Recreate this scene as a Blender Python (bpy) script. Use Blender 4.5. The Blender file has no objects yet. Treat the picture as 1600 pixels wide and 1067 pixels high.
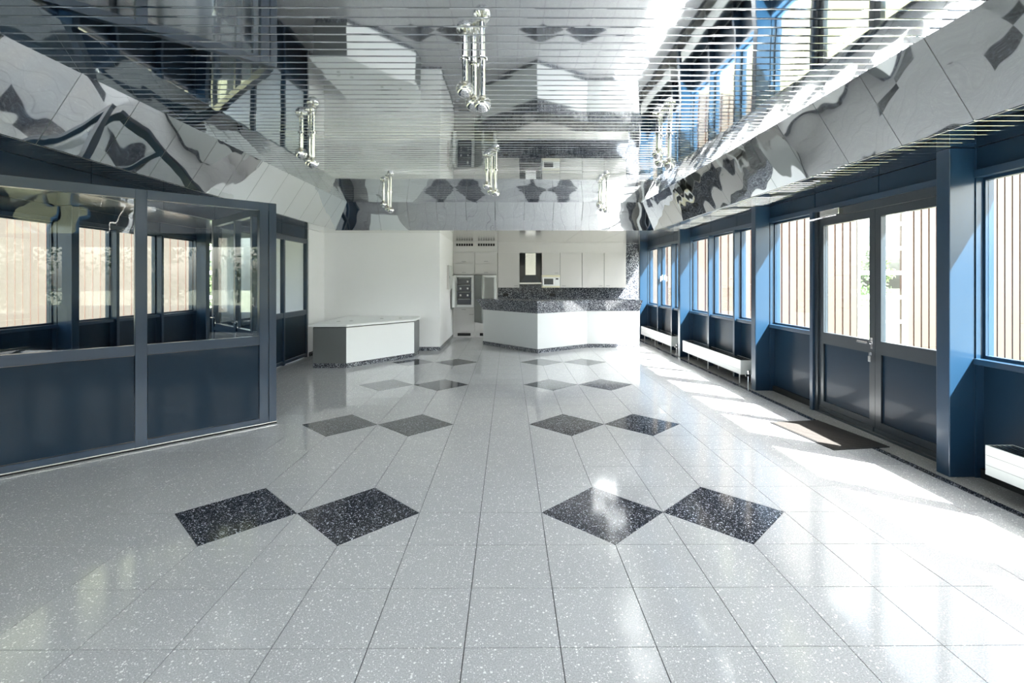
import bpy, math, random
from mathutils import Vector, Matrix
random.seed(7)
SC = bpy.context.scene
COL = SC.collection
R = math.radians

# ------------------------------------------------------------------ camera
EYE = 1.525
cam = bpy.data.cameras.new('camera'); co = bpy.data.objects.new('camera', cam); COL.objects.link(co)
cam.sensor_width = 36.0; cam.lens = 775.97 / 1600 * 36.0
cam.shift_y = -(533.5 - 437.9) / 1600
cam.clip_end = 500; cam.clip_start = 0.05
co.location = (0, 0, EYE); co.rotation_euler = (R(90), 0, -0.00673)
SC.camera = co

# ------------------------------------------------------------------ sky, sun, exposure
SUN_DIR = Vector((-1.0, 0.74, -1.63)).normalized()
w = bpy.data.worlds.new('sky'); SC.world = w; w.use_nodes = True
nt = w.node_tree; nt.nodes.clear()
sky = nt.nodes.new('ShaderNodeTexSky'); sky.sky_type = 'NISHITA'; sky.sun_disc = False
sky.sun_elevation = R(52.6); sky.sun_rotation = math.atan2(1.0, -0.74)
sky.air_density = 1.0; sky.dust_density = 5.0; sky.ozone_density = 1.0
bg = nt.nodes.new('ShaderNodeBackground'); bg.inputs[1].default_value = 0.165
ow = nt.nodes.new('ShaderNodeOutputWorld')
hz = nt.nodes.new('ShaderNodeHueSaturation'); hz.inputs['Saturation'].default_value = 0.45   # thin high cloud
nt.links.new(sky.outputs[0], hz.inputs['Color']); nt.links.new(hz.outputs[0], bg.inputs[0]); nt.links.new(bg.outputs[0], ow.inputs[0])
sl = bpy.data.lights.new('sun', 'SUN'); sl.energy = 10.5; sl.angle = R(0.53); sl.color = (1.0, 0.955, 0.925)
so = bpy.data.objects.new('sun', sl); COL.objects.link(so); so.location = (20, -12, 30)
so.rotation_euler = SUN_DIR.to_track_quat('-Z', 'Y').to_euler()
vs = SC.view_settings
vs.view_transform = 'Standard'; vs.look = 'None'; vs.gamma = 1.0; vs.use_curve_mapping = False
vs.exposure = 3.3
cy = SC.cycles
cy.max_bounces = 14; cy.diffuse_bounces = 7; cy.glossy_bounces = 9; cy.transmission_bounces = 8
cy.transparent_max_bounces = 24; cy.use_denoising = True; cy.sample_clamp_indirect = 6.0
cy.blur_glossy = 0.5

# ------------------------------------------------------------------ materials
MATS = {}
def mat(name):
    m = bpy.data.materials.new(name); m.use_nodes = True; MATS[name] = m
    n = m.node_tree.nodes
    return m, m.node_tree, n['Principled BSDF']
def plain(name, col, rough=0.5, metal=0.0, spec=0.5, coat=0.0, coatr=0.05, wear=0.0, scale=6.0):
    m, t, p = mat(name)
    p.inputs['Base Color'].default_value = (*col, 1); p.inputs['Roughness'].default_value = rough
    p.inputs['Metallic'].default_value = metal; p.inputs['Specular IOR Level'].default_value = spec
    p.inputs['Coat Weight'].default_value = coat; p.inputs['Coat Roughness'].default_value = coatr
    if wear:
        g = t.nodes.new('ShaderNodeNewGeometry'); no = t.nodes.new('ShaderNodeTexNoise'); no.inputs['Scale'].default_value = scale
        no.inputs['Detail'].default_value = 4
        t.links.new(g.outputs['Position'], no.inputs['Vector'])
        mx = t.nodes.new('ShaderNodeMix'); mx.data_type = 'RGBA'
        mx.inputs[6].default_value = (*[c * (1 - wear) for c in col], 1); mx.inputs[7].default_value = (*[min(1, c * (1 + wear)) for c in col], 1)
        t.links.new(no.outputs['Fac'], mx.inputs[0]); t.links.new(mx.outputs[2], p.inputs['Base Color'])
    return m
def terrazzo(name, base, chip, dens_big, dens_small, rough, dark=None, sc=(75, 170), sz=(.36, .42)):
    m, t, p = mat(name)
    L = t.links
    g = t.nodes.new('ShaderNodeNewGeometry')
    def layer(scale, dens, size):
        v = t.nodes.new('ShaderNodeTexVoronoi'); v.inputs['Scale'].default_value = scale
        L.new(g.outputs['Position'], v.inputs['Vector'])
        sp = t.nodes.new('ShaderNodeSeparateColor'); L.new(v.outputs['Color'], sp.inputs[0])
        a = t.nodes.new('ShaderNodeMath'); a.operation = 'GREATER_THAN'; a.inputs[1].default_value = 1 - dens
        L.new(sp.outputs[0], a.inputs[0])
        s = t.nodes.new('ShaderNodeMath'); s.operation = 'MULTIPLY'; s.inputs[1].default_value = size
        L.new(sp.outputs[1], s.inputs[0])
        s2 = t.nodes.new('ShaderNodeMath'); s2.operation = 'ADD'; s2.inputs[1].default_value = 0.1
        L.new(s.outputs[0], s2.inputs[0])
        b = t.nodes.new('ShaderNodeMath'); b.operation = 'LESS_THAN'
        L.new(v.outputs['Distance'], b.inputs[0]); L.new(s2.outputs[0], b.inputs[1])
        c = t.nodes.new('ShaderNodeMath'); c.operation = 'MULTIPLY'
        L.new(a.outputs[0], c.inputs[0]); L.new(b.outputs[0], c.inputs[1])
        return c
    l1 = layer(sc[0], dens_big, sz[0]); l2 = layer(sc[1], dens_small, sz[1])
    mxx = t.nodes.new('ShaderNodeMath'); mxx.operation = 'MAXIMUM'; L.new(l1.outputs[0], mxx.inputs[0]); L.new(l2.outputs[0], mxx.inputs[1])
    no = t.nodes.new('ShaderNodeTexNoise'); no.inputs['Scale'].default_value = 160; no.inputs['Detail'].default_value = 2
    L.new(g.outputs['Position'], no.inputs['Vector'])
    cr = t.nodes.new('ShaderNodeValToRGB')
    cr.color_ramp.elements[0].position = 0.35; cr.color_ramp.elements[0].color = (*[c * 0.82 for c in base], 1)
    cr.color_ramp.elements[1].position = 0.65; cr.color_ramp.elements[1].color = (*[min(1, c * 1.15) for c in base], 1)
    L.new(no.outputs['Fac'], cr.inputs[0])
    src = cr.outputs[0]
    if dark:
        l3 = layer(120, 0.10, 0.3)
        md = t.nodes.new('ShaderNodeMix'); md.data_type = 'RGBA'; md.inputs[7].default_value = (*dark, 1)
        L.new(l3.outputs[0], md.inputs[0]); L.new(src, md.inputs[6]); src = md.outputs[2]
    mx = t.nodes.new('ShaderNodeMix'); mx.data_type = 'RGBA'; mx.inputs[7].default_value = (*chip, 1)
    L.new(mxx.outputs[0], mx.inputs[0]); L.new(src, mx.inputs[6]); L.new(mx.outputs[2], p.inputs['Base Color'])
    p.inputs['Roughness'].default_value = rough; p.inputs['Specular IOR Level'].default_value = 0.42
    p.inputs['IOR'].default_value = 1.5
    return m
def mirror(name, col, rough, warp, scale, stretch=(1, 1, 1)):
    m, t, p = mat(name)
    p.inputs['Base Color'].default_value = (*col, 1); p.inputs['Metallic'].default_value = 1; p.inputs['Roughness'].default_value = rough
    if warp:
        g = t.nodes.new('ShaderNodeNewGeometry'); mp = t.nodes.new('ShaderNodeMapping'); mp.inputs['Scale'].default_value = stretch
        no = t.nodes.new('ShaderNodeTexNoise'); no.inputs['Scale'].default_value = scale; no.inputs['Detail'].default_value = 0.5
        b = t.nodes.new('ShaderNodeBump'); b.inputs['Strength'].default_value = 1.0; b.inputs['Distance'].default_value = warp
        t.links.new(g.outputs['Position'], mp.inputs['Vector']); t.links.new(mp.outputs[0], no.inputs['Vector'])
        t.links.new(no.outputs['Fac'], b.inputs['Height']); t.links.new(b.outputs['Normal'], p.inputs['Normal'])
    return m
def glass(name, tint, refl=1.5, rough=0.0, base=0.0):
    m = bpy.data.materials.new(name); m.use_nodes = True; MATS[name] = m
    t = m.node_tree; t.nodes.clear()
    fr = t.nodes.new('ShaderNodeFresnel')
    # same air-to-glass reflectance on both faces of the pane (no total internal reflection in a thin sheet)
    ge = t.nodes.new('ShaderNodeNewGeometry'); e1 = t.nodes.new('ShaderNodeMath'); e1.operation = 'MULTIPLY_ADD'; e1.inputs[1].default_value = -2; e1.inputs[2].default_value = 1
    e2 = t.nodes.new('ShaderNodeMath'); e2.operation = 'POWER'; e2.inputs[0].default_value = refl
    t.links.new(ge.outputs['Backfacing'], e1.inputs[0]); t.links.new(e1.outputs[0], e2.inputs[1]); t.links.new(e2.outputs[0], fr.inputs['IOR'])
    ad = t.nodes.new('ShaderNodeMath'); ad.operation = 'ADD'; ad.inputs[1].default_value = base; ad.use_clamp = True
    tr = t.nodes.new('ShaderNodeBsdfTransparent'); tr.inputs[0].default_value = (*tint, 1)
    gl = t.nodes.new('ShaderNodeBsdfGlossy'); gl.inputs['Roughness'].default_value = rough; gl.inputs[0].default_value = (0.95, 0.97, 0.97, 1)
    mx = t.nodes.new('ShaderNodeMixShader'); o = t.nodes.new('ShaderNodeOutputMaterial')
    t.links.new(fr.outputs[0], ad.inputs[0]); t.links.new(ad.outputs[0], mx.inputs[0])
    t.links.new(tr.outputs[0], mx.inputs[1]); t.links.new(gl.outputs[0], mx.inputs[2]); t.links.new(mx.outputs[0], o.inputs[0])
    return m

M_TILE = terrazzo('light_terrazzo', (0.475, 0.475, 0.495), (0.88, 0.88, 0.88), 0.16, 0.20, 0.085)
M_DTILE = terrazzo('dark_terrazzo', (0.022, 0.026, 0.040), (0.55, 0.57, 0.62), 0.30, 0.42, 0.085)
M_GRAN = terrazzo('dark_granite', (0.030, 0.034, 0.046), (0.50, 0.53, 0.58), 0.25, 0.50, 0.09, sc=(60, 120), sz=(.5, .62))
M_PLINTH = terrazzo('plinth_terrazzo', (0.34, 0.33, 0.32), (0.6, 0.6, 0.58), 0.15, 0.2, 0.2)
M_GROUT = plain('grout', (0.075, 0.075, 0.08), 0.8, wear=0.2, scale=20)
M_NAVY = plain('navy_lacquer', (0.0085, 0.030, 0.062), 0.30, coat=0.3, coatr=0.12, wear=0.08, scale=3)
M_NAVYP = plain('navy_panel', (0.006, 0.020, 0.039), 0.34, spec=0.16, coat=0.11, coatr=0.06, wear=0.12, scale=2.5)
M_CHAR = plain('charcoal_frame', (0.016, 0.024, 0.033), 0.35, coat=0.3, coatr=0.15, wear=0.08)
M_BLACK = plain('black_gap', (0.006, 0.006, 0.007), 0.7, wear=0.2)
M_SLAT = mirror('mirror_slat', (0.83, 0.85, 0.86), 0.035, 0.010, 1.1, (1.0, 0.25, 1.0))
M_SLOPE = mirror('mirror_panel', (0.84, 0.86, 0.87), 0.03, 0.016, 2.1)
M_SATIN = mirror('satin_metal_ceiling', (0.86, 0.86, 0.84), 0.16, 0.004, 1.2)
M_CHROME = mirror('chrome', (0.88, 0.88, 0.89), 0.05, 0.0, 1)
M_STEEL = mirror('brushed_steel', (0.72, 0.70, 0.68), 0.22, 0.0, 1)
M_WALL = plain('white_wall', (0.93, 0.93, 0.935), 0.55, wear=0.02, scale=1.3)
M_WHITE = plain('white_laminate', (0.88, 0.89, 0.89), 0.28, wear=0.015, scale=2)
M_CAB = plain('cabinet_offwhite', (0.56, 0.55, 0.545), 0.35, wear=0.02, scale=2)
M_CREAM = plain('cream_plastic', (0.78, 0.74, 0.58), 0.4, wear=0.02)
M_GREY = plain('grey_panel', (0.24, 0.26, 0.25), 0.4, wear=0.05)
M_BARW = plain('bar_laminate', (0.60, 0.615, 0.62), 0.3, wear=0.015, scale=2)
M_GREYL = plain('grey_laminate', (0.15, 0.16, 0.165), 0.35, wear=0.03, scale=2)
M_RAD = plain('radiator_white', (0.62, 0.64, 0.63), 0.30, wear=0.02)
M_RADG = plain('radiator_grille', (0.22, 0.21, 0.20), 0.45, wear=0.1)
M_MAT = plain('doormat_rib', (0.035, 0.030, 0.028), 0.9, wear=0.4, scale=120)
M_PLAST = plain('white_plastic', (0.85, 0.86, 0.86), 0.3, wear=0.02)
M_SMOKE = plain('smoked_drawer', (0.10, 0.11, 0.13), 0.15, wear=0.1)
M_DARKGL = plain('dark_glass', (0.06, 0.065, 0.07), 0.08, wear=0.1)
M_RUBBER = plain('black_rubber', (0.012, 0.012, 0.013), 0.6, wear=0.2)
M_BOARD = plain('cream_cladding', (0.052, 0.042, 0.034), 0.6, wear=0.06, scale=3)
M_JOINT = plain('cladding_joint', (0.130, 0.062, 0.046), 0.8, wear=0.1)
M_STEELW = plain('white_steel', (0.82, 0.82, 0.80), 0.4, wear=0.02)
M_LAWN = plain('lawn', (0.060, 0.062, 0.034), 0.95, wear=0.45, scale=0.6)
M_LEAF = plain('leaf', (0.055, 0.105, 0.030), 0.6, wear=0.5, scale=2.0)
M_LEAF2 = plain('leaf_pale', (0.11, 0.16, 0.05), 0.6, wear=0.4, scale=2.0)
M_BARK = plain('bark', (0.10, 0.07, 0.05), 0.9, wear=0.4, scale=15)
M_ROOF = plain('roof_plate', (0.3, 0.3, 0.3), 0.8, wear=0.1)
M_PAVE = plain('pavement', (0.42, 0.41, 0.39), 0.8, wear=0.15, scale=2)
M_GLASS = glass('window_glass', (0.93, 0.96, 0.95), 1.45)
M_PGLASS = glass('partition_glass', (0.93, 0.95, 0.95), 1.45)
M_BULB = glass('bulb_glass', (0.95, 0.94, 0.92), 1.5, base=0.10)

# ------------------------------------------------------------------ mesh helpers
def me(name, verts, faces, m, smooth=False):
    d = bpy.data.meshes.new(name); d.from_pydata([tuple(v) for v in verts], [], faces)
    if m: d.materials.append(m)
    if smooth:
        for p in d.polygons: p.use_smooth = True
    d.update(); return d
def ob(name, data, parent=None, loc=(0, 0, 0), rot=(0, 0, 0)):
    o = bpy.data.objects.new(name, data); COL.objects.link(o)
    o.location = loc; o.rotation_euler = rot
    if parent: o.parent = parent
    return o
def empty(name, loc=(0, 0, 0), rz=0.0):
    return ob(name, None, None, loc, (0, 0, rz))
def thing(o, label, cat, group=None):
    o['label'] = label; o['category'] = cat
    if group: o['group'] = group
    return o
def struct(o, label=None):
    o['kind'] = 'structure'
    if label: o['label'] = label
    return o
class G:
    def __init__(s): s.v = []; s.f = []
    def box(s, x0, x1, y0, y1, z0, z1):
        if x0 > x1: x0, x1 = x1, x0
        if y0 > y1: y0, y1 = y1, y0
        b = len(s.v)
        s.v += [(x0, y0, z0), (x1, y0, z0), (x1, y1, z0), (x0, y1, z0), (x0, y0, z1), (x1, y0, z1), (x1, y1, z1), (x0, y1, z1)]
        s.f += [tuple(b + i for i in q) for q in ((3, 2, 1, 0), (4, 5, 6, 7), (0, 1, 5, 4), (1, 2, 6, 5), (2, 3, 7, 6), (3, 0, 4, 7))]
        return s
    def prism(s, poly, z0, z1):
        b = len(s.v); n = len(poly)
        a = sum(poly[i][0] * poly[(i + 1) % n][1] - poly[(i + 1) % n][0] * poly[i][1] for i in range(n))
        if a < 0: poly = poly[::-1]
        s.v += [(x, y, z0) for x, y in poly] + [(x, y, z1) for x, y in poly]
        s.f += [tuple(b + i for i in range(n))[::-1], tuple(b + n + i for i in range(n))]
        s.f += [(b + i, b + (i + 1) % n, b + n + (i + 1) % n, b + n + i) for i in range(n)]
        return s
    def hull8(s, lo, hi):      # two quads (4 pts each) -> solid
        b = len(s.v); s.v += list(lo) + list(hi)
        s.f += [tuple(b + i for i in q) for q in ((3, 2, 1, 0), (4, 5, 6, 7), (0, 1, 5, 4), (1, 2, 6, 5), (2, 3, 7, 6), (3, 0, 4, 7))]
        return s
    def cyl(s, p0, p1, r0, r1=None, n=12):
        r1 = r0 if r1 is None else r1
        p0, p1 = Vector(p0), Vector(p1); d = (p1 - p0).normalized()
        a = d.orthogonal().normalized(); c = d.cross(a); b = len(s.v)
        for p, r in ((p0, r0), (p1, r1)):
            for i in range(n):
                t = 2 * math.pi * i / n; s.v.append(tuple(p + a * math.cos(t) * r + c * math.sin(t) * r))
        s.f += [(b + i, b + (i + 1) % n, b + n + (i + 1) % n, b + n + i) for i in range(n)]
        s.f += [tuple(b + i for i in range(n))[::-1], tuple(b + n + i for i in range(n))]
        return s
    def lathe(s, prof, n=20, c=(0, 0)):   # prof: (r,z) list
        b = len(s.v)
        for r, z in prof:
            for i in range(n):
                t = 2 * math.pi * i / n; s.v.append((c[0] + r * math.cos(t), c[1] + r * math.sin(t), z))
        for k in range(len(prof) - 1):
            for i in range(n):
                s.f.append((b + k * n + i, b + k * n + (i + 1) % n, b + (k + 1) * n + (i + 1) % n, b + (k + 1) * n + i))
        return s
    def build(s, name, m, parent=None, loc=(0, 0, 0), rot=(0, 0, 0), smooth=False, bevel=0.0):
        o = ob(name, me(name, s.v, s.f, m, smooth), parent, loc, rot)
        if bevel:
            bv = o.modifiers.new('bevel', 'BEVEL'); bv.width = bevel; bv.segments = 2; bv.limit_method = 'ANGLE'
        return o
def box(name, m, parent, x0, x1, y0, y1, z0, z1, bevel=0.0):
    # origin at the box centre
    c = ((x0 + x1) / 2, (y0 + y1) / 2, (z0 + z1) / 2)
    po = parent.location if parent else (0, 0, 0)
    return G().box(x0 - c[0], x1 - c[0], y0 - c[1], y1 - c[1], z0 - c[2], z1 - c[2]).build(name, m, parent, (c[0] - po[0], c[1] - po[1], c[2] - po[2]), bevel=bevel)

# ------------------------------------------------------------------ main dimensions
Z1, Z2 = 3.075, 2.55                 # slatted mirror ceiling, lower perimeter ceiling
XL1, XR1, YB1 = -3.20, 2.655, 9.87   # upper edge of the sloping mirror panels
XL2, XR2, YB2 = -3.55, 2.99, 10.21   # lower edge
XW = 3.62                            # right wall plane
XI = -4.04                           # left inner glazed line
XO = -6.19                           # left outer wall plane
YF = -3.2                            # end of the hall behind the viewer
YK = 13.87                           # kitchen back wall
XK = -1.49                           # white wall return towards the kitchen
YW = 10.76                           # white back wall

# ------------------------------------------------------------------ floor of terrazzo tiles
T = 0.4
def gx(i): return (i - 0.46106) * T
def gy(j): return (j + 5.15415) * T
floor = struct(G().box(-6.30, 3.75, YF, YK, -0.16, -0.006).build('floor', M_GROUT), 'polished pale terrazzo floor with dark diamond inlays')
def clip(poly, a, b, c):             # keep a*x+b*y<=c
    out = []
    for k in range(len(poly)):
        p, q = poly[k], poly[(k + 1) % len(poly)]
        dp, dq = a * p[0] + b * p[1] - c, a * q[0] + b * q[1] - c
        if dp <= 0: out.append(p)
        if (dp < 0 < dq) or (dq < 0 < dp):
            t = dp / (dp - dq); out.append((p[0] + (q[0] - p[0]) * t, p[1] + (q[1] - p[1]) * t))
    return out
GAP = 0.0021
XB0, XB1 = 3.300, 3.365              # dark border strip along the window wall
dia = [(i, j) for i in (-4, -2, 2, 4) for j in (-2, 3, 8, 13, 18)]
def seen(x, y):
    yr = 0.00673 * x + y; xr = x - 0.00673 * y
    if yr < 0.6: return None
    u = 800 + 776 * xr / yr; v = 437.9 + 776 * EYE / yr
    return (u, v) if -60 < u < 1660 and v < 1120 else None
cells = []
i0, i1 = math.floor(-6.25 / T + 0.461), math.ceil(XB0 / T + 0.461)
j0, j1 = math.floor(YF / T - 5.154), math.ceil(YK / T - 5.154)
for i in range(i0, i1):
    for j in range(j0, j1):
        x0, x1, y0, y1 = gx(i) + GAP, gx(i + 1) - GAP, gy(j) + GAP, gy(j + 1) - GAP
        x0 = max(x0, -6.25); x1 = min(x1, XB0 - GAP); y0 = max(y0, YF + .01); y1 = min(y1, YK - .01)
        if x1 - x0 < .02 or y1 - y0 < .02: continue
        poly = [(x0, y0), (x1, y0), (x1, y1), (x0, y1)]
        cut = False
        for (di, dj) in dia:
            if abs(i + .5 - di) < 1 and abs(j + .5 - dj) < 1:
                sx = 1 if i + .5 > di else -1; sy = 1 if j + .5 > dj else -1
                poly = clip(poly, -sx, -sy, -(sx * gx(di) + sy * gy(dj) + T + GAP * 1.4)); cut = True
        if len(poly) < 3: continue
        cx = sum(p[0] for p in poly) / len(poly); cyy = sum(p[1] for p in poly) / len(poly)
        full = (not cut) and abs(x1 - x0 - (T - 2 * GAP)) < 1e-4 and abs(y1 - y0 - (T - 2 * GAP)) < 1e-4
        s = seen(cx, cyy)
        cells.append(((1 / max(cyy, .3) ** 3) if s else -1, cx, cyy, poly, full))
cells.sort(key=lambda c: -c[0])
full_mesh = None
rest = G()
for k, (sc_, cx, cyy, poly, full) in enumerate(cells):
    if k < 300 and sc_ > 0:
        if full:
            if full_mesh is None:
                h = T / 2 - GAP; full_mesh = me('tile', *(lambda g: (g.v, g.f))(G().box(-h, h, -h, h, -.006, 0)), M_TILE)
            ob('tile', full_mesh, floor, (cx, cyy, 0))
        else:
            G().prism([(x - cx, y - cyy) for x, y in poly], -.006, 0).build('tile', M_TILE, floor, (cx, cyy, 0))
    else:
        rest.prism(poly, -.006, 0)
ro = rest.build('tile_field', M_TILE, floor); ro['kind'] = 'stuff'
dm = None
for (di, dj) in dia:
    h = T - GAP * 1.4
    if dm is None: dm = me('diamond_tile', *(lambda g: (g.v, g.f))(G().prism([(h, 0), (0, h), (-h, 0), (0, -h)], -.006, 0)), M_DTILE)
    if gx(di) - T > XI or True:
        d = ob('diamond_tile', dm, floor, (gx(di), gy(dj), 0))
# dark strip and plinth slabs along the window wall
y = YF
while y < YK - .1:
    y2 = min(y + 0.8, YK)
    box('border_strip', M_DTILE, floor, XB0, XB1, y + GAP, y2 - GAP, -.006, 0)
    box('plinth_slab', M_PLINTH, floor, XB1 + .002, 3.72, y + GAP, y2 - GAP, -.006, 0)
    y = y2

# ------------------------------------------------------------------ ceiling: mirror slats, sloped mirror panels, lower ceilings
ceil_ = struct(G().box(XL1 - .02, XR1 + .02, YF, YB1 + .02, Z1 + .035, Z1 + .06).build('ceiling', M_BLACK), 'mirror polished metal slat ceiling')
P = 0.102
def slat_mesh(name, x0, x1, wdt, r=0.006):
    h = wdt / 2
    prof = [(-h, .022)]
    for a in (0, 30, 60, 90):
        prof.append((-h + r - r * math.cos(R(a)), r - r * math.sin(R(a))))
    for a in (90, 60, 30, 0):
        prof.append((h - r + r * math.cos(R(a)), r - r * math.sin(R(a))))
    prof.append((h, .022))
    n = len(prof)
    v = [(x0, y, z) for y, z in prof] + [(x1, y, z) for y, z in prof]
    f = [(i, i + 1, n + i + 1, n + i) for i in range(n - 1)] + [(0, n, 2 * n - 1, n - 1)]
    d = me(name, v, f, M_SLAT)
    return d
sm = slat_mesh('slat', XL1, XR1, 0.092)
y = YB1 - 0.052
while y > YF:
    ob('slat', sm, ceil_, (0, y, Z1), (R(random.gauss(0, 0.12)), 0, 0)); y -= P
# sloped mirror panels, each with an open joint
def quad_panel(name, pts, m, th=0.012, up=None, parent=None):
    p = [Vector(q) for q in pts]
    n = (p[1] - p[0]).cross(p[3] - p[0]).normalized()
    if up is not None and n.dot(Vector(up)) < 0: n = -n
    c = sum(p, Vector()) / 4
    lo = [q - c for q in p]; hi = [q - c + n * th for q in p]
    return G().hull8(lo, hi).build(name, m, parent, c)
PW = 0.585; j = 0.003
y = 3.17 - 11 * PW
while y < YB1:
    a, b = max(y + j, YF), y + PW - j
    # lower edge may run into the mitre
    at, bt = a, min(b, YB1 - .004); al, bl = a, b
    last = y + PW >= YB1 - .001
    if last: bl = YB2 - .004
    if bt > at:
        quad_panel('sloped_mirror_panel', [(XR2, al, Z2), (XR1, at, Z1 + .02), (XR1, bt, Z1 + .02), (XR2, bl, Z2)], M_SLOPE, up=(1, 0, 1), parent=ceil_)
        quad_panel('sloped_mirror_panel', [(XL2, al, Z2), (XL1, at, Z1 + .02), (XL1, bt, Z1 + .02), (XL2, bl, Z2)], M_SLOPE, up=(-1, 0, 1), parent=ceil_)
    y += PW
for xa, xb, sg in ((XR2, XR1, 1), (XL2, XL1, -1)):
    G().hull8([(xa + sg * .02, YF, Z2), (xa + sg * .035, YF, Z2), (xa + sg * .035, YB2, Z2), (xa + sg * .02, YB2, Z2)],
              [(xb + sg * .02, YF, Z1 + .02), (xb + sg * .035, YF, Z1 + .02), (xb + sg * .035, YB1, Z1 + .02), (xb + sg * .02, YB1, Z1 + .02)]).build('slope_backing', M_STEELW, ceil_)
nb = 10; wb = (XR1 - XL1) / nb
for k in range(nb):
    a, b = XL1 + k * wb + j, XL1 + (k + 1) * wb - j
    al = XL2 + .004 if k == 0 else a; bl = XR2 - .004 if k == nb - 1 else b
    quad_panel('sloped_mirror_panel', [(al, YB2, Z2), (a, YB1, Z1 + .02), (b, YB1, Z1 + .02), (bl, YB2, Z2)], M_SLOPE, up=(0, 1, 1), parent=ceil_)
# narrow slats of the lower ceiling along both long sides
sr = slat_mesh('soffit_slat', XR2 + .002, XW + .06, 0.098, .003); sq = slat_mesh('soffit_slat', XI - .02, XL2 - .002, 0.098, .003)
y = YB2 - .051
while y > YF:
    ob('soffit_slat', sr, ceil_, (0, y, Z2)); ob('soffit_slat', sq, ceil_, (0, y, Z2)); y -= P
box('soffit_backing', M_BLACK, ceil_, XR2 + .002, XW + .1, YF, YB2, Z2 + .035, Z2 + .05)
box('soffit_backing', M_BLACK, ceil_, XI - .1, XL2 - .002, YF, YB2, Z2 + .035, Z2 + .05)
# smooth satin panels over the back of the hall and the kitchen
xs = [XI, -3.0, -2.1, -1.2, -0.3, 0.6, 1.5, 2.4, 3.2, XW + .06]
for k in range(len(xs) - 1):
    y0 = YB2 + .002
    while y0 < YK - .05:
        y1 = min(y0 + 1.84, YK)
        box('ceiling_panel', M_SATIN, ceil_, xs[k] + .002, xs[k + 1] - .002, y0, y1 - .004, Z2, Z2 + .02); y0 = y1
# lobby ceiling and the roof
box('lobby_panel', M_SATIN, ceil_, XO - .1, XI - .03, YF, YK, Z2, Z2 + .02)
roof = struct(box('ceiling_roof', M_ROOF, None, -6.9, 4.4, YF - .2, YK + .3, 3.2, 3.4), 'flat roof over the hall')

# ------------------------------------------------------------------ walls of the shell
wk = struct(box('wall_back', M_WALL, None, XK - .2, 3.70, YK, YK + .2, 0, 3.2), 'kitchen back wall')
box('granite_backsplash', M_GRAN, wk, -0.3, 3.20, YK - .02, YK - .001, 0.90, 1.40)
box('granite_cladding', M_GRAN, wk, 3.205, 3.66, YK - .02, YK - .001, 0.0, Z2 - .002)
wfr = struct(box('wall_front', M_NAVY, None, -6.3, 3.75, YF - .2, YF, 2.45, 3.2), 'unseen navy end wall, glazing added for more daylight')
wl = struct(box('wall_back_left', M_WALL, None, -6.2, XK, YW, YW + .2, 0, 3.2), 'smooth white wall behind the low counter')
wkr = struct(box('wall_kitchen_return', M_WALL, None, XK - .2, XK, YW + .2, YK, 0, 3.2), 'white return wall beside the kitchen')
wsr = struct(box('wall_left_return', M_WALL, None, XI - .12, XI + .05, 9.94, YW, 0, 2.546), 'narrow white wall end beside the navy glazing')
def skirting(n, x0, x1, y0, y1, lab):
    return struct(box('baseboard_%s' % n, M_GRAN, None, x0, x1, y0, y1, 0, .085), lab)
skirting('back_left', XI + .05, XK + .012, YW - .014, YW - .001, 'dark granite skirting')
skirting('kitchen', XK + .001, XK + .014, YW, YK - .62, 'dark granite skirting')
skirting('left', XI + .051, XI + .064, 9.93, YW - .015, 'dark granite skirting')

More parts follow.
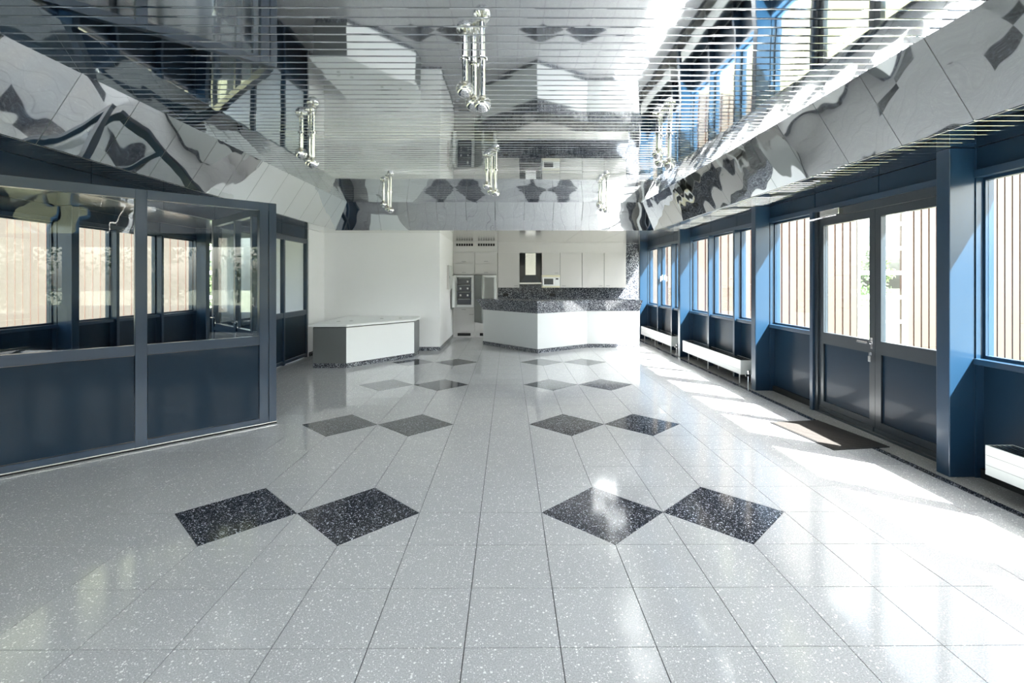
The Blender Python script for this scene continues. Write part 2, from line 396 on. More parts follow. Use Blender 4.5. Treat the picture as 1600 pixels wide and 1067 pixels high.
# ------------------------------------------------------------------ window walls
HEAD, SILL = 2.32, 0.92
FINS = [-2.22, 0.80, 3.82, 6.84, 9.86, 12.88]
wcount = [0]; dcount = [0]
def long_wall(name, x0, sx, bays, lab, door_bay=None):
    wall = struct(empty(name), lab)
    X = lambda d: x0 + sx * d
    for f in FINS:
        if f < YF: continue
        box('column', M_NAVY, wall, X(0), X(.20), f, f + .12, 0, Z2 - .002, bevel=.006)
        box('jamb', M_NAVY, wall, X(.201), X(.34), f - .008, f + .128, 0, Z2 - .002)
    ys = [YF] + [f for f in FINS if f > YF] + [YK]
    for bi in range(len(ys) - 1):
        f0 = ys[bi] + (.12 if bi else 0); f1 = ys[bi + 1]
        if f1 - f0 < .3: continue
        L = f1 - f0
        nseg = 3 if L > 2 else (1 if L < 1.3 else 2)
        base = ys[bi]; step = (f1 - base) / nseg
        edges = [f0] + [base + step * k for k in range(1, nseg)] + [f1]
        is_door = door_bay is not None and abs(ys[bi] - door_bay) < .01
        # upper fascia panels
        for k in range(nseg):
            box('fascia_panel', M_NAVYP, wall, X(.205), X(.235), edges[k] + .004, edges[k + 1] - .004, HEAD + .06, Z2 - .004)
        box('head_rail', M_NAVY, wall, X(.19), X(.34), f0, f1, HEAD, HEAD + .056)
        box('fascia_backing', M_BLACK, wall, X(.24), X(.34), f0, f1, HEAD + .056, Z2 + .6)
        for k in range(1, nseg):
            if is_door and k == 1: continue
            box('mullion', M_NAVY, wall, X(.155), X(.339), edges[k] - .028, edges[k] + .028, 0, HEAD, bevel=.004)
        for k in range(nseg):
            if is_door and k < 2: continue
            a = edges[k] + (.028 if k else 0); b = edges[k + 1] - (.028 if k < nseg - 1 else 0)
            box('sill', M_NAVY, wall, X(.185), X(.34), a, b, SILL - .045, SILL, bevel=.004)
            box('apron_panel', M_NAVYP, wall, X(.262), X(.285), a + .002, b - .002, .075, SILL - .047)
            box('plinth', M_BLACK, wall, X(.235), X(.34), a, b, 0, .072)
            box('outer_panel', M_CHAR, wall, X(.30), X(.34), a, b, .073, SILL - .046)
            wcount[0] += 1
            wi = struct(empty('window_%d' % wcount[0], (X(.28), (a + b) / 2, (SILL + HEAD) / 2)))
            hw, hh = (b - a) / 2 - .001, (HEAD - SILL) / 2 - .001; t = .024
            for (n_, y0, y1, z0, z1) in (('frame_bar', -hw, -hw + t, -hh, hh), ('frame_bar', hw - t, hw, -hh, hh), ('frame_bar', -hw + t, hw - t, -hh, -hh + t), ('frame_bar', -hw + t, hw - t, hh - t, hh)):
                g = G().box(-.022, .022, y0, y1, z0, z1); g.build(n_, M_NAVY, wi)
            g = G().box(-.004, .004, -hw + t, hw - t, -hh + t, hh - t); g.build('pane', M_GLASS, wi)
        if is_door: bay_door(wall, X, sx, edges[0], edges[2])
    return wall
def bay_door(wall, X, sx, y0, y1):
    dcount[0] += 1
    d = struct(empty('door_%d' % dcount[0], (X(.20), (y0 + y1) / 2, 0)), 'dark double entrance door with glass uppers')
    y1 -= .03; ym = (y0 + y1) / 2 - .0
    o = Vector((X(.20), (y0 + 0.03 + y1) / 2, 0))
    d.location = o
    def bx(n, m, par, a, b, c, e, z0, z1, bevel=0):
        return G().box(sx * a, sx * b, c - o.y, e - o.y, z0, z1).build(n, m, par, bevel=bevel)
    top = HEAD - .003
    bx('jamb', M_CHAR, d, -.02, .08, y0 + .001, y0 + .05, 0, top)
    bx('jamb', M_CHAR, d, -.02, .08, y1 - .055, y1, 0, top)
    bx('header', M_CHAR, d, -.01, .08, y0 + .05, y1 - .055, 2.235, top)
    bx('threshold', M_CHAR, d, -.02, .10, y0 + .05, y1 - .055, 0, .022)
    ym = (y0 + .05 + y1 - .055) / 2
    for a, b, main in ((y0 + .053, ym - .002, False), (ym + .002, y1 - .058, True)):
        lf = bx('leaf', M_CHAR, d, .0, .05, a, a + .075, .026, 2.232)
        bx('stile', M_CHAR, lf, .0, .05, b - .075, b, .026, 2.232)
        for z0, z1 in ((.026, .14), (.80, .93), (2.15, 2.232)):
            bx('rail', M_CHAR, lf, .0, .05, a + .075, b - .075, z0, z1)
        bx('kick_panel', M_NAVYP, lf, .018, .034, a + .075, b - .075, .14, .80)
        bx('pane', M_GLASS, lf, .022, .030, a + .075, b - .075, .93, 2.15)
        bx('weather_bar', M_CHAR, lf, -.012, .0, a + .01, b - .01, .03, .075)
        if main:
            hd = bx('handle_plate', M_CHROME, lf, -.008, .0, a + .022, a + .052, .845, .955)
            g = G().cyl((sx * -.008, a + .037 - o.y, .905), (sx * -.055, a + .037 - o.y, .905), .010)
            g.cyl((sx * -.052, a + .030 - o.y, .905), (sx * -.052, a + .175 - o.y, .905), .011, .009)
            g.build('lever', M_CHROME, hd)
            lk = G().cyl((sx * 0, a + .037 - o.y, .795), (sx * -.016, a + .037 - o.y, .795), .017).build('lock', M_CHROME, lf)
            G().box(sx * -.03, sx * -.016, a + .034 - o.y, a + .040 - o.y, .775, .81).box(sx * -.026, sx * -.022, a + .025 - o.y, a + .06 - o.y, .715, .772).build('key', M_CHROME, lk)
            cl = bx('door_closer', M_STEEL, d, -.06, .0, b - .42, b - .10, 2.245, 2.31, bevel=.006)
            G().cyl((sx * -.035, b - .36 - o.y, 2.235), (sx * -.055, b + .10 - o.y, 2.225), .009).cyl((sx * -.055, b + .10 - o.y, 2.232), (sx * -.02, b - .06 - o.y, 2.238), .008).build('closer_arm', M_CHROME, cl)
    return d
wall_right = long_wall('wall_right', 3.41, 1, None, 'navy window wall with columns', door_bay=3.82)
wall_outer = long_wall('wall_outer_left', -5.98, -1, None, 'navy window wall of the side lobby')

nx = 8; stp = (3.75 + 6.3) / nx  # windows behind the viewer, added to bring more daylight into the hall
for k in range(nx + 1):
    box('post', M_NAVY, wfr, -6.3 + k * stp - .035, -6.3 + k * stp + .035, YF - .16, YF - .02, 0, 2.45)
box('base_panel', M_NAVYP, wfr, -6.3, 3.75, YF - .159, YF - .021, 0, .80)
for k in range(nx):
    wcount[0] += 1
    a, b = -6.3 + k * stp + .036, -6.3 + (k + 1) * stp - .036
    wi = struct(empty('window_%d' % wcount[0], ((a + b) / 2, YF - .09, 1.53)))
    h = (b - a) / 2
    G().box(-h, h, -.025, .025, -.06, .0).build('transom', M_NAVY, wi)
    G().box(-h, h, -.004, .004, -.72, -.061).build('pane', M_GLASS, wi); G().box(-h, h, -.004, .004, .001, .91).build('pane', M_GLASS, wi)
# window handle on the opening sash nearest the kitchen
hw_ = G().box(-.012, 0, -.016, .016, -.06, .06).cyl((-.012, 0, .02), (-.045, 0, .02), .009).box(-.055, -.04, -.011, .011, -.09, .03)
for o in [o for o in bpy.data.objects if o.name.startswith('window_') and o.location.x > 0 and 11 < o.location.y < 12]:
    hw_.build('window_handle', M_PLAST, o, (-.024, .43, -.03))

# ------------------------------------------------------------------ glazed navy partitions on the left
def partition(t, s0, posts, top, h_rail=.93, doors=(), y0=-.035, y1=.035):
    """local x runs along the partition, posts = list of (a,b) post spans"""
    for a, b in posts:
        G().box(a, b, y0, y1, 0, top).build('post', M_NAVY, t, bevel=.004)
    for k in range(len(posts) - 1):
        a, b = posts[k][1], posts[k + 1][0]
        G().box(a, b, y0, y1, top - .085, top).build('top_rail', M_NAVY, t)
        G().box(a, b, y0 + .006, y1 - .006, .85, .94).build('middle_rail', M_NAVY, t)
        G().box(a, b, y0 + .004, y1 - .004, .022, .075).build('bottom_rail', M_NAVY, t)
        G().box(a + .006, b - .006, -.012, .016, .081, .844).build('lower_panel', M_NAVYP, t)
        G().box(a, b, -.004, .004, .94, top - .085).build('pane', M_PGLASS, t)
        if k in doors:
            pl = G().box(b - .10, b - .06, y1, y1 + .008, .90, 1.08).build('handle_plate', M_CHROME, t)
            G().cyl((b - .08, y1 + .008, 1.02), (b - .08, y1 + .05, 1.02), .010).cyl((b - .075, y1 + .05, 1.02), (b - .20, y1 + .05, 1.02), .010).build('lever', M_CHROME, pl)
CX, CY = -2.525, 5.345
pa = thing(empty('glass_partition', (CX, CY, 0), R(225)), 'navy framed angled glass partition jutting into the hall, nearest on the left', 'partition')
partition(pa, 0, [(-.02, .055), (.060, .150), (1.108, 1.198), (2.145, 2.22)], 2.345)
G().box(-.02, 2.20, .037, .044, .016, .022).build('edge_strip', M_STEEL, pa)
G().box(-.02, 2.20, .037, .046, .0, .015).build('base_shoe', M_BLACK, pa)
pb = thing(empty('glass_partition', (CX - .04, CY + .04, 0), R(135)), 'navy glazed screen with lever handle seen behind the angled partition', 'partition')
partition(pb, 0, [(.045, .12), (.50, .56), (1.10, 1.17), (2.03, 2.11)], 2.345, doors=(1, 2))
wli = struct(empty('wall_left', (XI, 0, 0), R(90)), 'navy glazed inner wall with fascia')
for lo, hi in ((6.86, 9.93), (YF, 3.80)):
    n = 3 if lo > 0 else 7
    st = (hi - lo) / n
    posts = [(lo + k * st - .03, lo + k * st + .03) for k in range(n + 1)]
    posts[0] = (lo, lo + .06); posts[-1] = (hi - .06, hi)
    partition(wli, 0, posts, 2.34)
y = YF
while y < 9.9:
    G().box(y + .004, min(y + 1.0, 9.93) - .004, -.03, .03, 2.345, Z2 - .002).build('fascia_panel', M_NAVYP, wli); y += 1.0

# ------------------------------------------------------------------ pendant clusters of three silvered bulbs
def pendant(x, y, label):
    t = thing(empty('pendant_lamp', (x, y, Z1)), label, 'lamp', 'pendant lamps on the mirror ceiling')
    for dx, dy, L in ((-.062, 0, .163), (.060, 0, .265), (-.006, .095, .225)):
        G().cyl((dx, dy, .0), (dx, dy, -.012), .034, .034, 16).build('ceiling_rose', M_CHROME, t)
        tb = G().lathe([(.021, 0), (.021, -L)], 18, (dx, dy)).build('tube', M_CHROME, t, smooth=True)
        G().lathe([(.0, -L + .004), (.024, -L + .002), (.024, -L - .014), (.02, -L - .016)], 16, (dx, dy)).build('socket', M_STEEL, tb, smooth=True)
        r = .061; zc = -L - .05
        up = [(r * math.sin(R(a)), zc + r * math.cos(R(a))) for a in (20, 35, 50, 65, 80, 92)]
        dn = [(r * math.sin(R(a)), zc + r * math.cos(R(a))) for a in (90, 102, 114, 126, 138, 150, 162, 172, 179.5)]
        b = G().lathe(up, 22, (dx, dy)).build('bulb', M_BULB, t, smooth=True)
        G().lathe(dn, 22, (dx, dy)).build('silvered_crown', M_CHROME, b, smooth=True)
        G().cyl((dx, dy, zc + .045), (dx, dy, zc + .0), .012, .008, 8).build('filament_stem', M_CREAM, b)
LABS = {(0, 0): 'chrome three-bulb pendant lamp, largest and nearest, at the top centre',
        (1, 0): 'chrome three-bulb pendant lamp on the left near the sloped mirror panels',
        (1, 1): 'chrome three-bulb pendant lamp on the right beside the window wall',
        (2, 0): 'chrome three-bulb pendant lamp in the middle, farther of the two central ones',
        (3, 0): 'small distant chrome pendant lamp above the white low counter',
        (3, 1): 'small distant chrome pendant lamp above the granite bar'}
for (r_, c_), px, py in (((0, 0), -.245, 3.48), ((1, 0), -2.12, 5.24), ((1, 1), 1.64, 5.24), ((2, 0), -.245, 7.0), ((3, 0), -2.13, 8.72), ((3, 1), 1.66, 8.72)):
    pendant(px, py, LABS[(r_, c_)])

# ------------------------------------------------------------------ convector benches under the windows
def convector(y0, y1, label):
    t = thing(empty('convector_radiator', (3.42, y0, 0)), label, 'radiator', 'low white convectors under the windows')
    L = y1 - y0; z0, z1, wd = .135, .345, .20
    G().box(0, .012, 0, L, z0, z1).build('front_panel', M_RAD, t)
    for k in range(1, 3):
        G().box(-.0015, .001, .004, L - .004, z0 + k * .07 - .001, z0 + k * .07 + .001).build('seam', M_RADG, t)
    G().box(wd - .012, wd, 0, L, z0, z1).build('back_panel', M_RAD, t)
    for a, b in ((0, .012), (L - .012, L)):
        G().box(.012, wd - .012, a, b, z0, z1).build('end_panel', M_RAD, t)
    G().box(.012, wd - .012, .012, L - .012, z0 + .02, z0 + .03).build('floor_tray', M_RADG, t)
    for k in range(5):
        x = .026 + k * .037
        G().box(x - .011, x + .011, .012, L - .012, z1 - .012, z1 - .001).build('grille_slat', M_RADG if k % 1 else M_STEEL, t)
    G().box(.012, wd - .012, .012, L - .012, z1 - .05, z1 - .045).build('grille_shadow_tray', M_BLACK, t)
    for s in (.05, L / 2, L - .30):
        G().box(.006, .016, s, s + .014, 0, z0 + .001).build('leg', M_RAD, t)
        G().box(wd - .016, wd - .006, s, s + .014, 0, z0 + .001).build('leg', M_RAD, t)
    G().cyl((.10, -.03, 0), (.10, -.03, .17), .009).cyl((.10, -.03, .15), (.10, .02, .16), .009).build('supply_pipe', M_CHROME, t)
    G().cyl((.10, -.03, .13), (.06, -.03, .13), .020).build('valve', M_CHROME, t)
    G().cyl((.10, -.03, .171), (.10, -.03, .20), .018).build('valve_cap', M_STEEL, t)
convector(7.30, 9.74, 'long low white convector radiator in the middle window bay')
convector(10.42, 12.80, 'white convector radiator farthest away, beside the granite bar')
convector(1.10, 3.54, 'white convector radiator cut off at the right edge beside the near column')

# doormat
dmat = thing(empty('doormat', (3.135, 4.90, 0), R(8)), 'dark brown ribbed doormat in front of the double door', 'mat')
G().box(-.285, .285, -.435, .435, 0.0005, .009).build('mat_base', M_RUBBER, dmat)
g = G()
for k in range(38):
    yy = -.42 + k * .0223
    g.box(-.27, .27, yy, yy + .014, .009, .0125)
g.build('mat_pile', M_MAT, dmat)['kind'] = 'stuff'

# ------------------------------------------------------------------ granite-edged bar
bar = thing(empty('bar_counter', (.604, 10.37, 0)), 'white angled bar counter with flared dark granite edge in front of the kitchen', 'counter')
bp = [(-.606, 11.80), (.604, 10.37), (1.773, 11.25), (2.965, 11.25)]
def off(pl, d):                       # offset polyline to the viewer side
    out = []
    for k in range(len(pl)):
        ns = []
        for a, b in ((k - 1, k), (k, k + 1)):
            if a < 0 or b >= len(pl): continue
            e = Vector((pl[b][0] - pl[a][0], pl[b][1] - pl[a][1])).normalized(); ns.append(Vector((e.y, -e.x)))
        n = sum(ns, Vector((0, 0))).normalized(); c = n.dot(ns[0])
        out.append((pl[k][0] + n.x * d / c, pl[k][1] + n.y * d / c))
    return out
B0 = bar.location
def wall_seg(name, m, par, o0, i0_, o1, i1_, z0, z1):
    lo = [(*o0[0], z0), (*o0[1], z0), (*i0_[1], z0), (*i0_[0], z0)]
    hi = [(*o1[0], z1), (*o1[1], z1), (*i1_[1], z1), (*i1_[0], z1)]
    lo = [Vector(p) - B0 for p in lo]; hi = [Vector(p) - B0 for p in hi]
    return G().hull8(lo, hi).build(name, m, par)
inn = off(bp, -.14); pl_ = off(bp, -.012); fl_ = off(bp, .11); f0_ = off(bp, .006); ti = off(bp, -.42)
bp_end = list(bp); 
for k in range(3):
    s = slice(k, k + 2)
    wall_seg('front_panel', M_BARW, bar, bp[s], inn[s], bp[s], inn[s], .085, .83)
    wall_seg('granite_plinth', M_GRAN, bar, f0_[s], inn[s], f0_[s], inn[s], 0, .083)
    nsl = (3, 3, 2)[k]
    for q in range(nsl):
        def lerp(P_, t): return (P_[0][0] + (P_[1][0] - P_[0][0]) * t, P_[0][1] + (P_[1][1] - P_[0][1]) * t)
        a, b = q / nsl + (.001 if q else 0), (q + 1) / nsl - .001
        sub = lambda pl: [lerp(pl[s], a), lerp(pl[s], b)]
        fo0, fo1, fi = sub(f0_), sub(fl_), sub(inn)
        if k == 0 and q == 0: fo1[0] = (fo1[0][0] - .08, fo1[0][1] + .09)
        if k == 2 and q == nsl - 1: fo1[1] = (fo1[1][0] + .05, fo1[1][1])
        wall_seg('granite_edge_slab', M_GRAN, bar, fo0, fi, fo1, fi, .832, 1.075)
    wall_seg('granite_top', M_GRAN, bar, fl_[s], ti[s], fl_[s], ti[s], 1.077, 1.097)

# ------------------------------------------------------------------ low white counter
lc = thing(empty('reception_counter', (-2.82, 8.65, 0)), 'low white angled counter with dark granite plinth before the white wall', 'counter')
cp = [(-3.40, 8.65), (-2.822, 8.65), (-1.876, 9.87), (-1.85, 10.30)]
B0 = lc.location
inn = off(cp, -.03); f0_ = off(cp, -.012); ov = off(cp, .03)
for k in range(3):
    s = slice(k, k + 2)
    wall_seg('front_panel', M_WHITE if k == 1 else M_GREYL, lc, cp[s], inn[s], cp[s], inn[s], .082, .70)
    wall_seg('granite_plinth', M_GRAN, lc, f0_[s], inn[s], f0_[s], inn[s], 0, .08)
    wall_seg('shadow_gap', M_BLACK, lc, f0_[s], inn[s], f0_[s], inn[s], .702, .716)
e = [(cp[0][0], cp[0][1]), (cp[0][0], YW - .06)]
G().box(cp[0][0] - lc.location.x, cp[0][0] + .03 - lc.location.x, .03, YW - .06 - 8.65, .082, .70).build('end_panel', M_WHITE, lc)
top = [(ov[0][0] - .06, ov[0][1]), ov[1], ov[2], (ov[3][0] - .03, 10.40), (ov[3][0] - .10, YW - .02), (ov[0][0] - .06, YW - .02)]
top = [(x - B0.x, y - B0.y) for x, y in top]
G().prism(top, .717, .757).build('worktop', M_WHITE, lc, bevel=.004)
for hx, hy in ((-3.18, 9.3), (-2.98, 9.42), (-2.55, 10.0), (-2.2, 10.1)):
    G().cyl((hx - B0.x, hy - B0.y, .7568), (hx - B0.x, hy - B0.y, .759), .035, .035, 14).build('cable_outlet', M_GREY, lc)

# ------------------------------------------------------------------ kitchen
YT, YU = 13.25, 13.50
def knob(par, x, y, z, w=.11, m=M_GREY):
    G().box(x - w / 2, x + w / 2, y - .022, y - .012, z - .006, z + .006).box(x - w / 2, x - w / 2 + .01, y - .014, y, z - .005, z + .005).box(x + w / 2 - .01, x + w / 2, y - .014, y, z - .005, z + .005).build('handle', m, par)
def tall(x0, x1, label, lower):
    t = thing(empty('tall_cabinet', ((x0 + x1) / 2, YT, 0)), label, 'cabinet', 'tall kitchen cabinets')
    h = (x1 - x0) / 2
    def bx(n, m, par, a, b, c, d, z0, z1): return G().box(a, b, c, d, z0, z1).build(n, m, par)
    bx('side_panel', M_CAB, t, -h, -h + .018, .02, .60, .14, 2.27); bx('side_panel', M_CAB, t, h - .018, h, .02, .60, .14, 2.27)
    bx('back_panel', M_CAB, t, -h + .018, h - .018, .58, .60, .14, 2.27)
    for z in (.14, .655, .795, 1.672, 2.252): bx('shelf', M_CAB, t, -h + .018, h - .018, .02, .58, z, z + .012)
    for z0, z1, hz in ((1.972, 2.268, 2.03), (1.69, 1.966, 1.735)):
        d = bx('flap_door', M_CAB, t, -h + .004, h - .004, 0, .019, z0, z1); knob(d, 0, 0, hz)
    if lower:
        d = bx('drawer', M_CAB, t, -h + .004, h - .004, 0, .019, .664, .79); knob(d, 0, 0, .745)
        d = bx('door', M_CAB, t, -h + .004, h - .004, 0, .019, .145, .658); knob(d, h - .09, 0, .615)
    else:
        d = bx('drawer', M_CAB, t, -h + .004, h - .004, 0, .019, .145, .395); knob(d, 0, 0, .35)
    k = bx('kickboard', M_CAB, t, -h, h, .03, .05, 0, .138)
    bx('vent_grille', M_BLACK, k, -.17, .18, .026, .031, .04, .115)
    return t
tall(-1.485, -.905, 'tall off-white cabinet housing the open freezer at the kitchen corner', True)
tall(-.900, -.305, 'tall off-white cabinet housing the open refrigerator with glass shelves', False)
# freezer
fz = thing(empty('freezer', (-1.195, YT, .81)), 'white built-in freezer with four smoked drawers and open door', 'freezer')
def bxl(n, m, par, a, b, c, d, z0, z1, bevel=0): return G().box(a, b, c, d, z0, z1).build(n, m, par, bevel=bevel)
bxl('shell', M_PLAST, fz, -.265, -.185, .0, .5, 0, .85); bxl('shell', M_PLAST, fz, .20, .265, .0, .5, 0, .85)
bxl('shell', M_PLAST, fz, -.185, .20, .0, .5, 0, .06); bxl('shell', M_PLAST, fz, -.185, .20, .0, .5, .80, .85); bxl('back_wall', M_PLAST, fz, -.185, .2, .46, .5, .06, .80)
for k, z in enumerate((.07, .255, .435, .62)):
    d = G().hull8([(-.17, .02, z), (.185, .02, z), (.185, .4, z), (-.17, .4, z)], [(-.18, .02, z + .165), (.195, .02, z + .165), (.195, .4, z + .165), (-.18, .4, z + .165)]).build('drawer', M_SMOKE, fz)
    bxl('drawer_grip', M_GREY, d, -.15, .165, .0, .02, z + .13, z + .16)
    for q in ((.10,), (-.09, .10), (-.09, .10), ())[3 - k]:
        bxl('drawer_tag', M_PLAST, d, q - .022, q + .022, .008, .02, z + .035, z + .085)
fd = G().box(0, .06, -.55, 0, 0.02, .83).build('door', M_PLAST, fz, (-.255, -.012, 0), (0, 0, R(1)))
G().box(-.02, 0, -.57, 0, -.02, .86).build('door_front', M_GREY, fd)
# refrigerator
fr = thing(empty('refrigerator', (-.60, YT, .42)), 'white built-in refrigerator with glass shelves and a door ajar, coloured grey for its shaded inner side', 'refrigerator')
bxl('shell', M_PLAST, fr, -.27, -.215, -.02, .5, 0, 1.24); bxl('shell', M_PLAST, fr, .215, .27, -.02, .5, 0, 1.24)
bxl('hinge_stile', M_PLAST, fr, -.10, -.045, -.022, .0, .05, 1.2)
bxl('shell', M_PLAST, fr, -.215, .215, -.02, .5, 1.18, 1.24); bxl('shell', M_PLAST, fr, -.215, .215, .0, .5, 0, .05); bxl('back_wall', M_PLAST, fr, -.215, .215, .46, .5, .05, 1.18)
for z in (.35, .62, .80, .98): bxl('glass_shelf', M_BULB, fr, -.214, .214, .06, .45, z, z + .008)
for z in (.35, .62, .80, .98): bxl('shelf_lip', M_PLAST, fr, -.214, .214, .05, .06, z, z + .012)
dr = G().box(0, .54, -.04, 0, 0.0, 1.24).build('door', M_GREY, fr, (-.275, -.01, 0), (0, 0, R(-66)))
G().box(.02, .52, 0, .02, .03, 1.21).build('door_liner', M_GREY, dr)  # grey stands in for the shade on the open door's inner face
# fascia above the units
fs = struct(box('trim_1', M_CAB, None, -1.485, -.305, YT + .01, YT + .03, 2.274, Z2 - .002), 'cabinet fascia below the ceiling')
struct(box('trim_2', M_CAB, None, -.30, 3.20, YU + .002, YU + .02, 2.274, Z2 - .002), 'cabinet fascia below the ceiling')
for x in (-1.40, -.82):
    for k in range(7):
        box('vent_slot', M_BLACK, fs, x + k * .066, x + k * .066 + .052, YT + .006, YT + .011, 2.44, 2.505)
# wall cabinets
def upper(x0, x1, z0, z1, label, hx, hm=M_GREY):
    t = thing(empty('wall_cabinet', ((x0 + x1) / 2, YU, z0)), label, 'cabinet', 'wall cabinets above the granite backsplash')
    h = (x1 - x0) / 2 - .002; H = z1 - z0
    G().box(-h, h, .02, YK - YU - .021, 0, H).build('body', M_GREY, t)
    d = G().box(-h + .004, h - .004, 0, .019, 0.0, H).build('door', M_CAB, t, bevel=.002)
    knob(d, hx, 0, .05, .10)
Z0, ZT = 1.325, 2.272
upper(-.30, .295, Z0, ZT, 'off-white wall cabinet left of the extractor hood', .20)
upper(.90, 1.40, 1.672, ZT, 'short off-white wall cabinet directly above the microwave', .15)
upper(1.40, 2.0, Z0, ZT, 'off-white wall cabinet just right of the microwave', -.2)
upper(2.0, 2.60, Z0, ZT, 'off-white wall cabinet, second from the granite wall end', .2)
upper(2.60, 3.20, Z0, ZT, 'off-white wall cabinet next to the granite clad wall end', -.2)
# extractor hood
hd = thing(empty('extractor_hood', (.598, YU, 1.43)), 'black chimney extractor hood with brushed steel duct', 'hood')
bxl('back_board', M_DARKGL, hd, -.295, .295, .33, .345, 0, .84)
bxl('duct', M_STEEL, hd, -.14, .14, .06, .32, .24, .838)
G().hull8([(-.29, .0, .03), (.29, .0, .03), (.29, .33, .03), (-.29, .33, .03)], [(-.15, .05, .24), (.15, .05, .24), (.15, .33, .24), (-.15, .33, .24)]).build('canopy', M_DARKGL, hd)
bxl('front_lip', M_STEEL, hd, -.295, .295, -.012, .33, 0, .03)
# microwave
mw = thing(empty('microwave', (1.15, YU, 1.325)), 'white built-in microwave with cream frame under a wall cabinet', 'microwave')
bxl('body', M_PLAST, mw, -.246, .246, .02, .345, 0, .343)
for z0, z1 in ((0, .045), (.285, .343)): bxl('frame_bar', M_CREAM, mw, -.246, .246, 0, .02, z0, z1)
d = bxl('door', M_PLAST, mw, -.225, .10, -.012, .018, .05, .28, bevel=.004); bxl('door_window', M_DARKGL, d, -.19, .065, -.0135, -.011, .085, .245)
c = bxl('control_panel', M_PLAST, mw, .105, .225, -.012, .018, .05, .28, bevel=.004); bxl('display', M_BLACK, c, .13, .20, -.0135, -.011, .22, .255)
G().cyl((.165, -.012, .12), (.165, -.024, .12), .022).build('dial', M_PLAST, c)
for x, lab in ((-.10 + .02, 'black wall socket on the backsplash left of the hood'), (1.22, 'black wall socket on the backsplash below the microwave')):
    s = thing(empty('wall_socket', (x, YK - .021, 1.12)), lab, 'socket')
    G().box(-.075, .075, -.012, 0, -.04, .04).build('plate', M_RUBBER, s); 
    for q in (-.035, .035): G().cyl((q, -.012, 0), (q, -.016, 0), .022).build('outlet', M_BLACK, s)
# base units and granite worktop (mostly hidden by the bar)
for k in range(6):
    x0 = -.30 + k * .5833; x1 = x0 + .5833
    t = thing(empty('base_cabinet', ((x0 + x1) / 2, YT, 0)), 'off-white base cabinet under the kitchen worktop, %s counted from the refrigerator' % ('first', 'second', 'third', 'fourth', 'fifth', 'sixth')[k], 'cabinet', 'base cabinets behind the bar')
    h = .29
    G().box(-h, h, .02, YK - YT - .022, .10, .86).build('body', M_CAB, t); d = G().box(-h + .002, h - .002, 0, .019, .11, .855).build('door', M_CAB, t); knob(d, 0, 0, .80)
    G().box(-h, h, .06, .08, 0, .10).build('kickboard', M_CAB, t)
wt = thing(box('worktop', M_GRAN, None, -.302, 3.20, YT - .02, YK - .022, .862, .90), 'dark granite kitchen worktop hidden behind the bar', 'worktop')
# electrical cabinet on the return wall
ec = thing(empty('electric_cabinet', (XK, 12.3, 1.60)), 'flat pale grey electrical cabinet on the white return wall', 'cabinet')
G().box(.001, .05, -.32, .32, -.29, .29).build('body', M_CAB, ec); d = G().box(.05, .058, -.31, .31, -.28, .28).build('door', M_RAD, ec)
G().box(.058, .066, -.28, -.26, -.03, .03).build('latch', M_GREY, d)

# ------------------------------------------------------------------ outdoors: lawn, clad wings, trees
lawn = G().box(-120, 120, -90, 150, -1.3, -1.0).build('lawn', M_LAWN); lawn['kind'] = 'stuff'; lawn['label'] = 'mown green lawn around the building'
struct(box('foundation', M_PAVE, None, -6.55, 4.0, YF - .2, YK + .2, -1.0, -.17), 'base of the hall')
ter = struct(box('floor_terrace', M_PAVE, None, 4.0, 5.4, -8, 14.6, -1.0, -.94), 'paved strip outside the window wall')
YC = 15.0
def wing(name, x0, x1, holes, label):
    t = thing(empty(name, ((x0 + x1) / 2, YC, -1)), label, 'building')
    c = t.location; p = .232; bm_ = None
    spans = []; a = x0
    for h0, h1 in holes: spans.append((a, h0)); a = h1
    spans.append((a, x1))
    for s0, s1 in spans:
        G().box(s0 - c.x, s1 - c.x, .03, .25, 0, 9).build('wall_backing', M_JOINT, t)
        x = s0
        while x < s1 - .02:
            e = min(x + p, s1)
            if abs(e - x - p) < 1e-4:
                if bm_ is None: bm_ = me('board', *(lambda g: (g.v, g.f))(G().box(0.022, p - .022, 0, .03, 0, 9)), M_BOARD)
                ob('board', bm_, t, (x - c.x, 0, 0))
            else: G().box(x + .022 - c.x, max(e - .022, x + .03) - c.x, 0, .03, 0, 9).build('board', M_BOARD, t)
            x = e
    for h0, h1 in holes:
        for s in (h0, h1):
            G().box(s - .035 - c.x, s + .035 - c.x, -.02, .12, 0, 9).build('window_jamb', M_STEELW, t)
        z = .52
        while z < 9:
            G().box(h0 + .035 - c.x, h1 - .035 - c.x, .02, .10, z - .055, z + .055).build('transom', M_STEELW, t)
            G().box(h0 + .035 - c.x, h1 - .035 - c.x, .055, .061, z + .055, min(z + .69, 9)).build('pane', M_GLASS, t)
            z += .745
    G().box(x0 - c.x, x1 - c.x, -.05, .30, 9, 9.12).build('coping', M_STEELW, t)
wing('clad_wing', 4.1, 20.5, [(10.62, 12.07)], 'cream vertically clad building wing with narrow glazed strip outside the right windows')
wing('clad_wing', -19.0, -6.75, [(-9.15, -7.85)], 'cream vertically clad building wing seen through the left lobby windows')
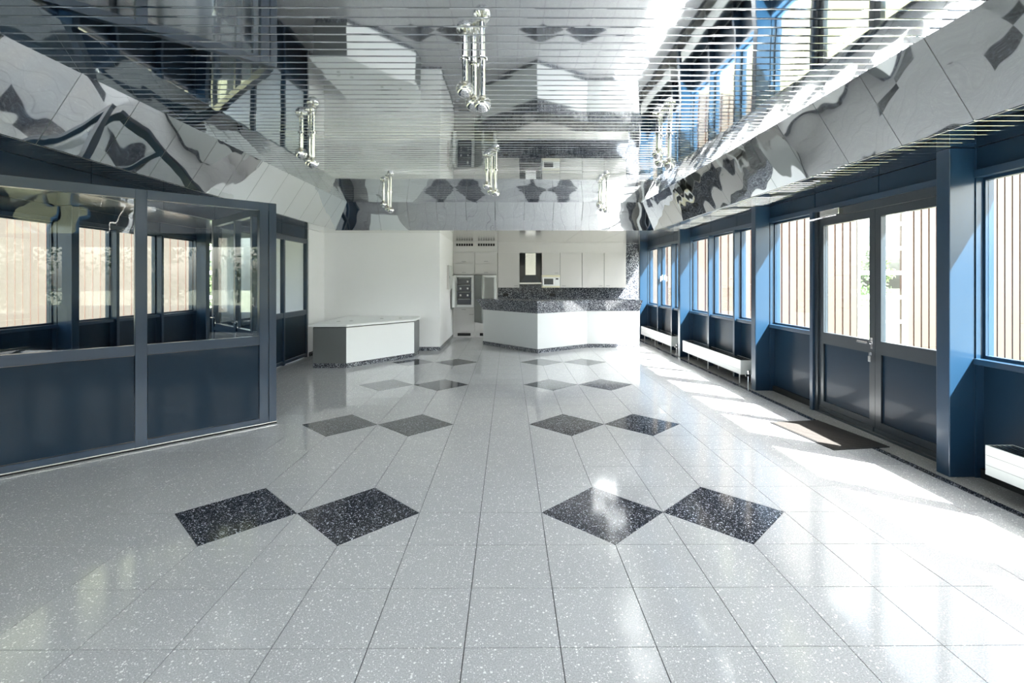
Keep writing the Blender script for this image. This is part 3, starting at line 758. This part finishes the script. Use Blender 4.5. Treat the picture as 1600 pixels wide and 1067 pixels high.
def tree(x, y, h, wd, m, label, conifer=False):
    t = thing(empty('tree', (x, y, -1)), label, 'tree', 'trees beyond the lawn')
    G().cyl((0, 0, .001), (0, 0, h * .55), .05 * h ** .5, .02, 8).build('trunk', M_BARK, t)
    v = []; f = []
    clumps = []
    for _ in range(26):
        u = random.random(); a = random.random() * 6.283
        rr = (wd * (1 - u * .9) if conifer else wd * math.sin(math.pi * min(.95, .15 + .8 * u))) * math.sqrt(random.random())
        clumps.append((rr * math.cos(a), rr * math.sin(a), h * (.18 + .80 * u), wd * (.28 if conifer else .38)))
    for cx, cyy, cz, cr_ in clumps:
        for _ in range(60):
            d = Vector((random.gauss(0, 1), random.gauss(0, 1), random.gauss(0, 1))).normalized() * cr_ * random.random() ** .4
            s = random.uniform(.06, .13) * h ** .5 * .6
            a = Vector((random.gauss(0, 1), random.gauss(0, 1), random.gauss(0, 1))).normalized(); b = a.orthogonal().normalized()
            q = Vector((cx, cyy, max(.3, cz))) + d; q.z = max(q.z, s * 1.1); k = len(v)
            v += [tuple(q + a * s), tuple(q + b * s * .6), tuple(q - a * s), tuple(q - b * s * .6)]; f.append((k, k + 1, k + 2, k + 3))
    o = ob('foliage', me('foliage', v, f, m), t); o['kind'] = 'stuff'
tree(33.0, 48, 5.6, 2.2, M_LEAF, 'dark conifer on the left seen through the glazed strip', True)
tree(36.5, 49, 6.2, 2.0, M_LEAF2, 'pale conical tree on the right seen through the glazed strip', True)
tree(35.0, 56, 4.6, 2.8, M_LEAF, 'broad low tree between the two conifers', False)
tree(-12.5, 23, 6.5, 2.2, M_LEAF2, 'pale green leafy tree beyond the lobby windows', False)
tree(-19.8, 29, 7.5, 2.6, M_LEAF, 'dense dark tree standing beyond the lobby windows', False)
for k, (hx0, hx1, hy) in enumerate(((26, 46, 60), (-30, -8, 34))):
    t = thing(empty('hedge', ((hx0 + hx1) / 2, hy, -1)), ('long clipped hedge at the far end of the right lawn', 'long hedge far beyond the left lobby windows')[k], 'hedge')
    v = []; f = []
    for _ in range(4200):
        q = Vector((random.uniform(hx0, hx1) - (hx0 + hx1) / 2, random.uniform(-.8, .8), random.uniform(.26, 1.7 if k == 0 else 3.2)))
        a = Vector((random.gauss(0, 1), random.gauss(0, 1), random.gauss(0, 1))).normalized(); b = a.orthogonal().normalized(); s = random.uniform(.12, .24); n = len(v)
        v += [tuple(q + a * s), tuple(q + b * s * .6), tuple(q - a * s), tuple(q - b * s * .6)]; f.append((n, n + 1, n + 2, n + 3))
    o = ob('foliage', me('foliage', v, f, M_LEAF), t); o['kind'] = 'stuff'

for k in range(9):  # unseen tree row, added to darken what the partition glass reflects
    yy = -34 + k * 5.9
    tree(26 + 2.5 * math.sin(k * 2.1), yy, 6.5 + math.sin(k * 1.7), 2.6, M_LEAF, 'leafy tree right of the lawn, added unseen to darken reflections, %s from the clad wing' % ('ninth', 'eighth', 'seventh', 'sixth', 'fifth', 'fourth', 'third', 'second', 'first')[k])
